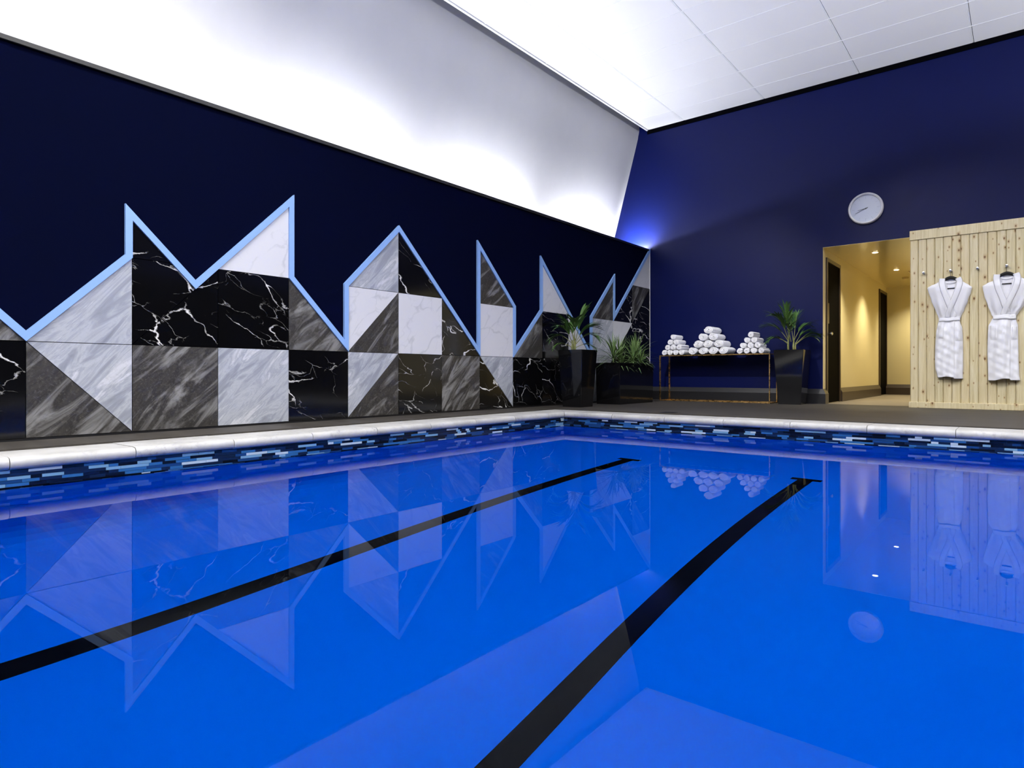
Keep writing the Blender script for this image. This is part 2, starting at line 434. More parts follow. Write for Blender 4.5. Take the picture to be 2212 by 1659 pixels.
mosaic('trim_6', 'y', PX1, PY0, PY1, -1, 'blue and black glass mosaic waterline along the far end of the pool')
mosaic('trim_7', 'x', PY0, PX0, PX1, 1, 'glass mosaic waterline on the side out of frame')
mosaic('trim_8', 'y', PX0, PY0, PY1, 1, 'glass mosaic waterline behind the camera')

# coping stones with a rounded nose
def cope_profile():
    zt, zb, nose = -.010, -.075, -.028   # distances: 0 = basin wall, negative = over the water
    r = (zt-zb)/2; pr = [(CW, zb), (CW, zt), (.02, zt+.001)]
    for k in range(1, 8):
        a = PI/2+PI*k/8*1.0
        pr.append((nose+r*.9+math.cos(a)*r*.9, (zt+zb)/2+math.sin(a)*r))
    pr.append((.02, zb)); return pr
CP = cope_profile()
def coping(name, along, fixed, sgn, cuts, label, mitre):
    """mitre = (m0, m1): amounts added per metre outwards at the first and last joint (45 degree corners)"""
    root = None; gap = .002
    def P(a, d, z): return (a, fixed+sgn*d, z) if along == 'x' else (fixed+sgn*d, a, z)
    root = bpy.data.objects.new(name, None); COL.objects.link(root)
    root.location = P(cuts[0], .1, 0)
    tag(root, label, 'pool coping', 'structure')
    for i in range(len(cuts)-1):
        a, b = cuts[i]+gap, cuts[i+1]-gap
        ma = mitre[0] if i == 0 else 0; mc = mitre[1] if i == len(cuts)-2 else 0
        dz = random.uniform(-.0015, .0015)
        t = bmesh.new()
        A = [t.verts.new(P(a-ma*d, d, z+dz)) for d, z in CP]; B = [t.verts.new(P(b+mc*d, d, z+dz)) for d, z in CP]
        n = len(CP); t.faces.new(A); t.faces.new(B)
        for k in range(n): t.faces.new([A[k], A[(k+1) % n], B[(k+1) % n], B[k]])
        bmesh.ops.recalc_face_normals(t, faces=t.faces)
        mb = MB(); mb.add(t); mb.build('coping_stone', M_cope, root, smooth=True, angle=40)
def cuts(lo, hi, first, step):
    c = [lo]; x = first
    while x < lo+.1: x += step
    while x < hi-.15: c.append(x); x += step
    return c+[hi]
coping('trim_9', 'x', PY1, 1, cuts(PX0, PX1, 1.432-.579*5, .579), 'pale stone coping along the mural side of the pool', (1, 1))
coping('trim_10', 'y', PX1, 1, [c for c in cuts(PY0, PY1, .394-.591*4, .591)], 'pale stone coping along the far end of the pool', (1, 1))
coping('trim_11', 'x', PY0, -1, cuts(PX0, PX1, -1.2, .6), 'pale stone coping on the side out of frame', (1, 1))
coping('trim_12', 'y', PX0, -1, cuts(PY0, PY1, -1.2, .6), 'pale stone coping behind the camera', (1, 1))

# ------------------------------------------------------------------ stone mural
TC, TR, TX, TZ = .597, .60, 1.111, .015
def W(c, r): return (TX+TC*c, TZ+TR*r)
mural = empty('tile_mural', (TX+TC*6.5, YL, 0), 'jagged mural of black, grey and white stone tiles with pale blue border', 'mural')
def sq(c, r): return [(c, r), (c+1, r), (c+1, r+1), (c, r+1)]
TILES = [
 ('L', sq(-2, 0)), ('K', sq(-1, 0)), ('D', [(0, 0), (1, 0), (0, 1)]), ('L', [(0, 1), (1, 0), (1, 1)]),
 ('D', sq(1, 0)), ('L', sq(2, 0)), ('K', sq(3, 0)), ('L', [(4, 0), (5, 1), (4, 1)]), ('D', [(4, 0), (5, 0), (5, 1)]),
 ('K', sq(5, 0)), ('D', sq(6, 0)), ('L', [(7, 1), (8, 0), (8, 1)]), ('K', [(7, 0), (8, 0), (7, 1)]), ('K', sq(8, 0)),
 ('K', sq(9, 0)), ('K', sq(10, 0)), ('L', sq(11, 0)), ('K', sq(12, 0)), ('K', sq(13, 0)),
 ('K', sq(-2, 1)), ('D', [(-1, 1), (0, 1), (-1, 2)]), ('L', [(0, 1), (1, 1), (1, 2)]),
 ('K', [(1, 2), (1.43, 2), (1, 2.43)]), ('K', [(1, 1), (1.715, 1.715), (1.43, 2), (1, 2)]), ('K', [(1, 1), (2, 1), (2, 2)]),
 ('K', sq(2, 1)), ('D', [(3, 1), (4, 1), (3, 2)]), ('W', [(4, 1), (5, 2), (4, 2)]), ('D', [(4, 1), (5, 1), (5, 2)]),
 ('W', sq(5, 1)), ('K', [(6, 1), (7, 1), (6, 2)]), ('W', sq(7, 1)), ('D', [(8, 1), (9, 1), (9, 2)]), ('K', sq(9, 1)),
 ('W', [(10, 1), (11, 1), (10, 2)]), ('L', sq(11, 1)), ('W', [(12, 1), (13, 2), (12, 2)]), ('K', [(12, 1), (13, 1), (13, 2)]), ('K', sq(13, 1)),
 ('W', [(-2, 2), (-1, 2), (-2, 3)]), ('W', [(2, 2), (3, 2), (3, 3)]), ('L', [(4, 2), (5, 2), (5, 3)]), ('K', [(5, 2), (6, 2), (5, 3)]),
 ('D', [(7, 2), (8, 2), (7, 3)]), ('W', [(9, 2), (10, 2), (9, 3)]), ('D', [(11, 2), (12, 2), (12, 3)]), ('K', [(12, 2), (13, 2), (13, 3)]),
 ('D', [(13, 2), (14, 3), (13, 3)]), ('K', [(13, 2), (14, 2), (14, 3)]), ('W', [(13, 3), (14, 3), (14, 4)])]
KIND = {'K': (M_kmarble, 'black veined marble tile'), 'D': (M_dstone, 'dark grey streaked stone tile'),
        'L': (M_lstone, 'light grey streaked stone tile'), 'W': (M_wmarble, 'white marble tile')}
def shrink(P, d):
    n = len(P); out = []
    area = sum(P[i][0]*P[(i+1) % n][1]-P[(i+1) % n][0]*P[i][1] for i in range(n))
    if area < 0: P = P[::-1]
    for i in range(n):
        a, b, c = Vector(P[i-1]), Vector(P[i]), Vector(P[(i+1) % n])
        d0, d1 = (b-a).normalized(), (c-b).normalized()
        n0, n1 = Vector((-d0.y, d0.x)), Vector((-d1.y, d1.x))
        k = 1+n0.dot(n1); out.append(tuple(b+(n0+n1)*(d/max(k, .15))))
    return out
for kk, P in TILES:
    pm, lab = KIND[kk]
    P = shrink([W(*p) for p in P], .0022)
    o = MB().prism(P, YL-.012, YL, 'y').build('stone_tile', pm, mural); o['label'] = lab
pl = [W(*p) for p in [(-2, 3), (-1, 2), (0, 1), (1, 2), (1, 2.43), (1.715, 1.715), (3, 3), (3, 2), (4, 1), (4, 2), (5, 3), (7, 1), (7, 3), (8, 2), (8, 1), (9, 2), (9, 3), (11, 1), (11, 2), (12, 3), (12, 2), (14, 4)]]
wT = .045; out = []
for i, p in enumerate(pl):
    b = Vector(p)
    if i == 0 or i == len(pl)-1:
        out.append(b+Vector((0, wT*1.414)))
    else:
        d0 = (b-Vector(pl[i-1])).normalized(); d1 = (Vector(pl[i+1])-b).normalized()
        n0, n1 = Vector((-d0.y, d0.x)), Vector((-d1.y, d1.x))
        out.append(b+(n0+n1)*(wT/(1+n0.dot(n1))))
vs, fs = [], []
for p, q in zip(pl, out):
    for (pt, y) in ((p, YL), (q, YL), (q, YL-.024), (p, YL-.024)): vs.append((min(pt[0], XB-.003), y, pt[1]))
for i in range(len(pl)-1):
    for k in range(4): fs.append((4*i+k, 4*i+(k+1) % 4, 4*i+4+(k+1) % 4, 4*i+4+k))
fs += [(0, 1, 2, 3), tuple(4*(len(pl)-1)+k for k in (3, 2, 1, 0))]
o = mesh('border_trim', vs, fs, M_lblue, mural); o['label'] = 'pale blue raised border following the zigzag top of the tiles'
a = W(14, 0)
o = MB().box((XB-.004, YL-.02, TZ), (XB-.001, YL, W(14, 4)[1])).build('edge_strip', M_clockrim, mural); o['label'] = 'thin pale metal edge in the room corner'

# ------------------------------------------------------------------ corridor
m = MB().box((9.61, OY1, -.2), (14.7, OY1+.12, 2.4)); tag(m.build('wall_corridor_left', M_cream), 'cream corridor wall with two dark doors', 'wall', 'structure')
m = MB().box((XB+.0005, OY1-.0015, .0), (9.62, OY1+.1, OZ)); tag(m.build('trim_13', M_cream), 'cream left reveal of the corridor opening', 'trim', 'structure')
m = MB().box((14.63, .2, -.2), (14.75, OY1+.1, 2.4)); tag(m.build('wall_corridor_end', M_cream), 'cream wall at the far end of the corridor', 'wall', 'structure')
m = MB().box((9.48, .85, -.2), (14.7, OY0-.03, 2.4)); tag(m.build('wall_corridor_right', M_cream), 'cream corridor wall hidden behind the pine cladding', 'wall', 'structure')
m = MB().box((XB+.0005, .85, OZ), (14.7, OY1+.1, OZ+.1)); tag(m.build('ceiling_corridor', M_creamc), 'glossy cream corridor ceiling with downlights', 'ceiling', 'structure')
def door(name, xa, xb, label, furniture):
    w = .055; zt = 2.05; y = OY1
    mb = MB()
    mb.box((xa, y-.022, 0), (xa+w, y+.01, zt), .004); mb.box((xb-w, y-.022, 0), (xb, y+.01, zt), .004); mb.box((xa+w, y-.022, zt-w), (xb-w, y+.01, zt), .004)
    fr = mb.build('door_frame', M_frame)
    tag(fr, label, 'door', 'structure'); fr.name = name
    lf = MB().box((xa+w, y-.006, .005), (xb-w, y+.02, zt-w), .002).build('door_leaf', M_door, fr); lf['label'] = 'black door leaf'
    if furniture:
        MB().box((xa+w+.045, y-.010, 1.13), (xa+w+.115, y-.006, 1.42), .001).build('push_plate', M_frame, lf)['label'] = 'bronze push plate'
        k = MB().tube([(xa+w+.08, y-.006, .985), (xa+w+.08, y-.045, .985)], .011, 12)
        k.lathe([(.0, -.065), (.02, -.06), (.026, -.045), (.02, -.03), (.0, -.026)], (0, 0, 0), 'z', 4) if False else None
        k.tube([(xa+w+.08, y-.03, .985), (xa+w+.08, y-.04, .985), (xa+w+.08, y-.055, .985), (xa+w+.08, y-.065, .985)], [.014, .026, .026, .014], 14)
        k.build('door_knob', M_chrome, lf, smooth=True, angle=40)['label'] = 'polished metal knob'
door('door_1', 9.62, 10.47, 'black door in bronze frame, nearest in the corridor, with a round knob', True)
door('door_2', 13.80, 14.66, 'dark door in frame at the far end of the corridor wall', False)
def lamp(kind, name, loc, power, size=None, col=(1, 1, 1), rot=None, **kw):
    l = bpy.data.lights.new(name, kind); l.energy = power; l.color = col
    if kind == 'AREA':
        l.shape = 'RECTANGLE'; l.size, l.size_y = size
    for k, v in kw.items(): setattr(l, k, v)
    o = bpy.data.objects.new(name, l); COL.objects.link(o); o.location = loc
    if rot: o.rotation_euler = rot
    return o
for x, lab in ((10.30, 'lit recessed downlight in the corridor ceiling, nearer the opening'), (12.25, 'lit recessed downlight in the corridor ceiling, farther from the opening')):
    r = empty('downlight', (x, 1.65, OZ), lab, 'downlight', 'corridor downlights')
    MB().lathe([(.030, -.001), (.030, -.004), (.046, -.004), (.046, 0), (.030, 0)], (x, 1.65, OZ), 'z', 28).build('bezel', M_clockrim, r)
    o = MB().lathe([(.002, -.0065), (.034, -.0065), (.034, -.0042), (.002, -.0042)], (x, 1.65, OZ), 'z', 28).build('lens', M_lamp, r); o['label'] = 'glowing lens'
    L = lamp('SPOT', 'downlight_lamp', (x, 1.65, OZ-.02), 88, col=(1, .91, .68), spot_size=math.radians(110), spot_blend=.8, shadow_soft_size=.03)
    L.parent = r; L.matrix_parent_inverse = Matrix.Translation(r.location).inverted()
lamp('SPOT', 'corridor_end_lamp', (14.1, 1.45, OZ-.02), 95, col=(1, .91, .68), spot_size=math.radians(120), spot_blend=.9, shadow_soft_size=.08)
o = MB().lathe([(.052, 0), (.052, -.018), (.04, -.034), (.02, -.038), (.001, -.038)], (13.3, 1.65, OZ), 'z', 28).build('smoke_detector', M_plastic)
tag(o, 'small round smoke detector on the corridor ceiling', 'smoke detector')
mb = MB().box((12.55, 1.22, OZ-.012), (12.75, 1.52, OZ), .003)
vt = mb.build('ceiling_vent', M_plastic); tag(vt, 'flat rectangular vent on the corridor ceiling beside the pine wall', 'vent')
mb = MB()
for k in range(5): mb.box((12.57+k*.035, 1.235, OZ-.015), (12.585+k*.035, 1.505, OZ-.011))
mb.build('slat', M_frame, vt)

# ------------------------------------------------------------------ pine cabin front
PXF, PYE = 9.08, 1.078
mb = MB(); bw = .0845; y = PYE
while y > -2.6:
    mb.prism([(PXF+.03, y-.001), (PXF+.009, y-.001), (PXF, y-.008), (PXF, y-bw+.008), (PXF+.009, y-bw+.001), (PXF+.03, y-bw+.001)], .06, 2.08, 'z')
    y -= bw
yend = y
pine = tag(mb.build('wall_timber', M_pine), 'knotty pine plank wall with bathrobes hanging on it', 'timber wall', 'structure')
mb = MB().box((PXF-.014, yend, 2.052), (PXF+.40, PYE+.004, 2.166), .003); mb.build('top_rail', M_pine, pine)
mb = MB().box((PXF-.018, yend, 0), (PXF+.03, PYE+.012, .072), .004); mb.build('bottom_rail', M_pine, pine)
mb = MB().box((PXF+.03, PYE-.05, 0), (XB-.001, PYE, 2.055)); mb.build('side_panel', M_pine, pine)
HK = [.935, .667, .409, .143]
HL = ['chrome coat hook at the left end of the pine wall, nothing on it', 'chrome coat hook above the left-hand bathrobe', 'chrome coat hook between the two bathrobes', 'chrome coat hook above the right-hand bathrobe']
for y, lab in zip(HK, HL):
    r = empty('coat_hook', (PXF, y, 1.637), lab, 'hook', 'hooks on the pine wall')
    MB().lathe([(.001, 0), (.016, 0), (.016, -.006), (.001, -.006)], (PXF, y, 1.637), 'x', 20).build('backplate', M_chrome, r, smooth=True, angle=30)
    mb = MB().tube([(PXF-.004, y, 1.637), (PXF-.045, y, 1.639)], .006, 12)
    mb.lathe([(.002, -.060), (.012, -.058), (.015, -.050), (.012, -.042), (.005, -.041)], (PXF, y, 1.639), 'x', 16)
    mb.build('peg', M_chrome, r, smooth=True, angle=40)

# bathrobes -------------------------------------------------------
def interp(tab, z):
    if z <= tab[0][0]: return tab[0][1]
    for (a, va), (b, vb) in zip(tab, tab[1:]):
        if z <= b:
            k = (z-a)/(b-a); k = k*k*(3-2*k)*.5+k*.5
            return va+(vb-va)*k
    return tab[-1][1]
def sstep(a, b, x):
    k = max(0, min(1, (x-a)/(b-a))); return k*k*(3-2*k)
XR = PXF-.003
def robe(yc, label, hlabel, T):
    rnd = random.Random(T['seed'])
    Lt, Rt, top, bot = T['L'], T['R'], T['top'], T['bot']
    ph = [rnd.uniform(0, 6.28) for _ in range(8)]
    nl, nr = T['vl'], T['vr']; vx, vz = T['v']      # neck points and the point of the V
    def vleft(z): return nl[0]+(vx-nl[0])*(nl[1]-z)/(nl[1]-vz)
    def vright(z): return nr[0]+(vx-nr[0])*(nr[1]-z)/(nr[1]-vz)
    def depth(u, z):
        l, r = interp(Lt, z), interp(Rt, z)
        c, h = (l+r)/2, max((l-r)/2, .01)
        tt = max(-1, min(1, (u-c)/h))
        waist = 1-math.exp(-((z-1.06)/.09)**2)
        b = (.030+.034*waist)*math.sqrt(max(0, 1-tt**2*.96))
        d = .014+b
        if z > 1.07:   # gathers fanning up from the belt
            k = min(1, (z-1.07)/.06)*max(.25, 1-(z-1.07)/.42)
            d += .0085*k*math.sin(tt*9.5+ph[0]+(z-1.07)*4)+.0055*k*math.sin(tt*17+ph[1])
            d *= 1-.35*sstep(1.40, 1.53, z)
        else:
            k = min(1, (1.05-z)/.05) if z < 1.05 else 0
            d += k*(.0085*math.sin(tt*5+ph[2]+z*2)+.0035*math.sin(tt*13+ph[3]+z*9)+.0028*math.sin(z*44+tt*4+ph[4])*(.4+.6*math.sin(z*11+ph[5])**2)+.002*math.sin(z*71-tt*6+ph[6]))
            oe, ol = T['overlap']                    # raised front flap between its free edge and its inner crease
            oe2 = oe+T['skew']*(1.03-z)
            d += .015*sstep(oe2-.004, oe2+.004, u)*(1-.5*sstep(ol, ol+.05, u))
        return d
    NZ, NU = 120, 56
    vs, fs = [], []
    def topu(u): return 0
    for i in range(NZ+1):
        z0 = bot+(top-bot)*i/NZ
        for j in range(NU+1):
            z = z0
            l, r = interp(Lt, z), interp(Rt, z)
            u = r+(l-r)*j/NU
            zz = z
            if i < 6:
                k = (6-i)/6
                zz = z+k*(T['hem'](u))*min(1, 1.0)
            d = depth(u, z)
            if z > vz and vright(z) < u < vleft(z): d = .012
            vs.append((XR-d, yc+u, zz))
    N = (NZ+1)*(NU+1)
    for i in range(NZ):
        for j in range(NU):
            a = i*(NU+1)+j; fs.append((a, a+1, a+NU+2, a+NU+1))
    # back sheet against the planks
    for i in range(NZ+1):
        for j in range(NU+1):
            v = vs[i*(NU+1)+j]; vs.append((XR-.002, v[1], v[2]))
    for i in range(NZ):
        for j in range(NU):
            a = N+i*(NU+1)+j; fs.append((a, a+NU+1, a+NU+2, a+1))
        for j in (0, NU):
            a = i*(NU+1)+j; fs.append((a, a+NU+1, N+a+NU+1, N+a))
    for j in range(NU): fs.append((j, N+j, N+j+1, j+1))
    root = mesh('bathrobe', vs, fs, M_terry, None, smooth=True)
    tag(root, label, 'bathrobe', None, 'bathrobes on the pine wall')
    # shawl collar: two rounded strips that cross above the belt
    def strip(path, w0, w1, lift, nm):
        n = len(path)*6; V, F = [], []
        P = []
        for i in range(n+1):
            s = i/n*(len(path)-1); k = min(int(s), len(path)-2); f = s-k
            a = path[max(k-1, 0)]; b = path[k]; c = path[k+1]; e = path[min(k+2, len(path)-1)]
            cr = lambda p0, p1, p2, p3: .5*((2*p1)+(-p0+p2)*f+(2*p0-5*p1+4*p2-p3)*f*f+(-p0+3*p1-3*p2+p3)*f**3)
            P.append((cr(a[0], b[0], c[0], e[0]), cr(a[1], b[1], c[1], e[1]), cr(a[2], b[2], c[2], e[2])))
        for i, (u, z, dd) in enumerate(P):
            a = P[max(i-1, 0)]; b = P[min(i+1, n)]
            tu, tz = b[0]-a[0], b[1]-a[1]; L = math.hypot(tu, tz) or 1
            nu, nz = -tz/L, tu/L
            w = w0+(w1-w0)*i/n
            for q in range(9):
                s = -1+2*q/8
                cu, cz = u+nu*s*w/2, z+nz*s*w/2
                base = max(depth(cu, min(cz, top)), .046*sstep(1.30, 1.42, cz)-.006*sstep(1.47, 1.56, cz)) if not dd else dd
                V.append((XR-base-lift*(.25+.75*math.sqrt(max(0, 1-s**4)))-.001, yc+cu, cz))
            V.append((XR-(max(depth(u, min(z, top)), .046*sstep(1.30, 1.42, z)-.006*sstep(1.47, 1.56, z)) if not dd else dd)+.006, yc+u, z))
        for i in range(n):
            for q in range(8): F.append((i*10+q, i*10+q+1, i*10+11+q, i*10+10+q))
            F.append((i*10+8, i*10+9, i*10+19, i*10+18)); F.append((i*10+9, i*10, i*10+10, i*10+19))
        F.append(tuple(range(10))); F.append(tuple(n*10+q for q in range(9, -1, -1)))
        return mesh(nm, V, F, M_terry, root, smooth=True)
    strip(T['lap_under'], .062, .058, .011, 'lapel')
    strip(T['lap_over'], .062, .055, .016, 'lapel')
    strip(T['nape'], .026, .026, .008, 'back_collar')
    # belt: two flat turns
    for (za, zb, w, lf) in T['belt']:
        l, r = interp(Lt, 1.06)+.004, interp(Rt, 1.06)-.004
        V, F = [], []; n = 30
        for i in range(n+1):
            f = i/n; u = l+(r-l)*f; z = za+(zb-za)*f+.003*math.sin(f*9+ph[5])
            d = depth(max(min(u, l-.006), r+.006), 1.06)+lf
            if i in (0, n): d *= .6
            for q in range(8):
                a = 2*PI*q/8
                V.append((XR-d-.007*math.cos(a), yc+u, z+w/2*math.sin(a)*(1 if abs(math.sin(a)) < .9 else .96)))
        for i in range(n):
            for q in range(8): F.append((i*8+q, i*8+(q+1) % 8, i*8+8+(q+1) % 8, i*8+8+q))
        F += [tuple(range(8)), tuple(n*8+q for q in range(7, -1, -1))]
        if za == T['belt'][0][0]: bt = mesh('belt', V, F, M_terry, root, smooth=True)
        else: mesh('belt_turn', V, F, M_terry, bt, smooth=True)
    for (ua, ub, zb, zt) in T['pockets']:
        V, F = [], []; n = 8
        for i in range(n+1):
            for j in range(n+1):
                u = ua+(ub-ua)*i/n; z = zb+(zt-zb)*j/n
                e = .001 if i in (0, n) or j == 0 else .009+(.005 if j >= n-1 else 0)
                V.append((XR-depth(u, z)-e, yc+u, z))
        for i in range(n):
            for j in range(n): a = i*(n+1)+j; F.append((a, a+1, a+n+2, a+n+1))
        mesh('pocket', V, F, M_terry, root, smooth=True)
    # the hanger is a thing of its own
    zt = T['hz']
    h = empty('clothes_hanger', (XR, yc, zt), hlabel, 'hanger', 'hangers on the pine wall')
    V, F = [], []; n = 20
    for i in range(n+1):
        u = -.095+.19*i/n; f = abs(u)/.125
        z = zt-.018-.085*f**1.8; hh = .019-.004*f; dd = .030-.006*f
        for (dx, dz) in ((-.008, -hh), (.008, -hh), (.010, 0), (.008, hh), (-.008, hh), (-.010, 0)): V.append((XR-dd+dx, yc+u, z+dz))
    for i in range(n):
        for q in range(6): F.append((i*6+q, i*6+(q+1) % 6, i*6+6+(q+1) % 6, i*6+6+q))
    F += [tuple(range(6)), tuple(n*6+q for q in range(5, -1, -1))]
    mesh('shoulder_bar', V, F, M_hanger, h, smooth=False)
    MB().tube([(XR-.022, yc-.085, T['bar']), (XR-.022, yc+.085, T['bar'])], .006, 10).build('lower_bar', M_hanger, h)
    pts = [(XR-.030, yc, zt-.01), (XR-.032, yc, zt+.03)]
    for k in range(9):
        a = -PI/2+PI*1.25*k/8
        pts.append((XR-.038+.0, yc+.014*math.cos(a)-.0, 1.637-.012+.014*math.sin(a)+.016))
    MB().tube(pts, .0022, 8).build('hook', M_chrome, h)
R1 = dict(seed=3, top=1.550, bot=.362,
    L=[(.36, .126), (.40, .131), (.49, .151), (.574, .154), (.75, .150), (.91, .141), (1.029, .121), (1.06, .112), (1.095, .121), (1.15, .141), (1.298, .191), (1.409, .221), (1.452, .231), (1.475, .196), (1.504, .131), (1.546, .066), (1.56, .05)],
    R=[(.36, -.118), (.57, -.121), (.805, -.120), (.947, -.114), (1.024, -.092), (1.06, -.088), (1.09, -.100), (1.169, -.133), (1.272, -.166), (1.386, -.199), (1.424, -.207), (1.455, -.176), (1.485, -.138), (1.534, -.056), (1.56, -.04)],
    vl=(.052, 1.53), vr=(-.062, 1.52), v=(-.003, 1.235), overlap=(-.040, .055), skew=-.0,
    hem=lambda u: .014+.006*math.sin(u*40) if u > -.038 else -.006,
    lap_under=[(.080, 1.548, 0), (.082, 1.50, 0), (.064, 1.40, 0), (.028, 1.29, 0), (.000, 1.20, 0), (-.022, 1.12, 0), (-.03, 1.085, 0)],
    lap_over=[(-.074, 1.543, 0), (-.090, 1.49, 0), (-.073, 1.40, 0), (-.036, 1.29, 0), (-.004, 1.20, 0), (.020, 1.12, 0), (.028, 1.085, 0)],
    nape=[(.052, 1.515, .018), (.03, 1.500, .016), (-.0, 1.494, .016), (-.03, 1.500, .016), (-.056, 1.512, .018)],
    belt=[(1.056, 1.072, .034, .006), (1.047, 1.052, .028, .013)], pockets=[(.062, .118, .834, .990), (-.052, -.112, .800, .966)], hz=1.572, bar=1.428)
robe(HK[1], 'white terry bathrobe hanging nearer the corridor, its belt wrapped level', 'black hanger inside the bathrobe nearer the corridor', R1)
R2 = dict(R1, seed=11, top=1.548, bot=.345,
    L=[(.34, .168), (.45, .170), (.682, .176), (.85, .172), (.959, .168), (1.03, .138), (1.06, .122), (1.095, .140), (1.2, .172), (1.32, .205), (1.40, .219), (1.425, .222), (1.455, .180), (1.496, .085), (1.53, .064), (1.56, .05)],
    R=[(.34, -.118), (.40, -.110), (.60, -.103), (.788, -.100), (.957, -.098), (1.03, -.082), (1.06, -.080), (1.10, -.105), (1.18, -.150), (1.28, -.190), (1.386, -.216), (1.424, -.226), (1.455, -.196), (1.49, -.138), (1.534, -.060), (1.56, -.04)],
    vl=(.060, 1.52), vr=(-.064, 1.52), v=(.010, 1.180), overlap=(-.035, .075), skew=.012,
    hem=lambda u: -.008+.022*sstep(0, 1, (.12-u)/.10) if u > -.03 else -.004,
    lap_under=[(.088, 1.546, 0), (.092, 1.49, 0), (.076, 1.39, 0), (.042, 1.28, 0), (.014, 1.18, 0), (-.008, 1.11, 0), (-.014, 1.085, 0)],
    lap_over=[(-.082, 1.544, 0), (-.096, 1.48, 0), (-.078, 1.38, 0), (-.032, 1.26, 0), (.006, 1.16, 0), (.026, 1.10, 0), (.03, 1.085, 0)],
    belt=[(1.062, 1.070, .036, .006), (1.050, 1.043, .030, .013)], pockets=[(.085, .150, .800, .965), (-.045, -.090, .80, .945)], hz=1.572, bar=1.436)
robe(HK[3], 'white terry bathrobe nearer the right picture edge, hem falling unevenly', 'black hanger inside the bathrobe nearer the right picture edge', R2)

# ------------------------------------------------------------------ clock
cy, cz = 1.625, 2.615
clk = empty('wall_clock', (XB, cy, cz), 'round white wall clock on the navy wall above the corridor opening', 'clock')
RC = .208
MB().lathe([(RC-.03, -.030), (RC-.026, -.045), (RC-.012, -.050), (RC-.002, -.042), (RC, -.028), (RC, 0), (RC-.03, 0)], (XB, cy, cz), 'x', 64).build('rim', M_clockrim, clk, smooth=True, angle=50)
MB().lathe([(.002, -.020), (RC-.029, -.020), (RC-.029, -.004), (.002, -.004)], (XB, cy, cz), 'x', 64).build('dial', M_dial, clk)
mb = MB()
def hand(mb, deg, r0, r1, w, x0, x1):
    a = math.radians(deg); d = Vector((-math.sin(a), math.cos(a))); n = Vector((-d.y, d.x))   # image-right is -Y
    P = [d*r0+n*w, d*r0-n*w, d*r1-n*w*.5, d*r1+n*w*.5]
    mb.prism([(cy+p.x, cz+p.y) for p in P], x0, x1, 'x')
for k in range(12):
    mb = MB(); hand(mb, 30*k, .132, .165, .0016 if k % 3 else .0024, XB-.0212, XB-.0198)
    mb.build('hour_mark', M_tick, clk)
mb = MB(); hand(mb, 260.5, -.02, .095, .0045, XB-.0255, XB-.0235); mb.build('hour_hand', M_hand, clk)
mb = MB(); hand(mb, 246, -.03, .135, .0032, XB-.0285, XB-.0265); mb.lathe([(.001, -.031), (.008, -.031), (.008, -.021), (.001, -.021)], (XB, cy, cz), 'x', 16); mb.build('minute_hand', M_hand, clk)

# ------------------------------------------------------------------ towel table
TA, TB, TXF, TXB, TZT = 4.405, 2.738, 9.06, 9.405, .703
tb = empty('console_table', (9.23, 3.57, 0), 'slim brass-framed console table with towel pyramids against the navy wall', 'table')
MB().box((TXF, TB, TZT-.016), (TXB, TA, TZT), .002).build('tabletop', M_smoke, tb)['label'] = 'dark glossy top'
for yy in (TA, TB):
    for xx in (TXF, TXB):
        s = 1 if yy == TB else -1; sx = 1 if xx == TXF else -1
        MB().box((xx-.001*sx, yy-.001*s, 0), (xx+.014*sx, yy+.014*s, TZT-.005), .0015, 1).build('leg', M_brass, tb)
for xx in (TXF, TXB):
    sx = 1 if xx == TXF else -1
    MB().box((xx-.002*sx, TB-.002, TZT-.016), (xx+.014*sx, TA+.002, TZT-.001), .0015, 1).build('top_rail', M_brass, tb)
    MB().box((xx, TB+.015, .0), (xx+.014*sx, TA-.015, .014), .0015, 1).build('foot_rail', M_brass, tb)
for yy in (TA, TB):
    s = 1 if yy == TB else -1
    MB().box((TXF+.02, yy-.002*s, TZT-.016), (TXB-.02, yy+.014*s, TZT-.001), .0015, 1).build('end_rail', M_brass, tb)
    MB().box((TXF+.015, yy, 0), (TXB-.015, yy+.014*s, .014), .0015, 1).build('end_foot_rail', M_brass, tb)

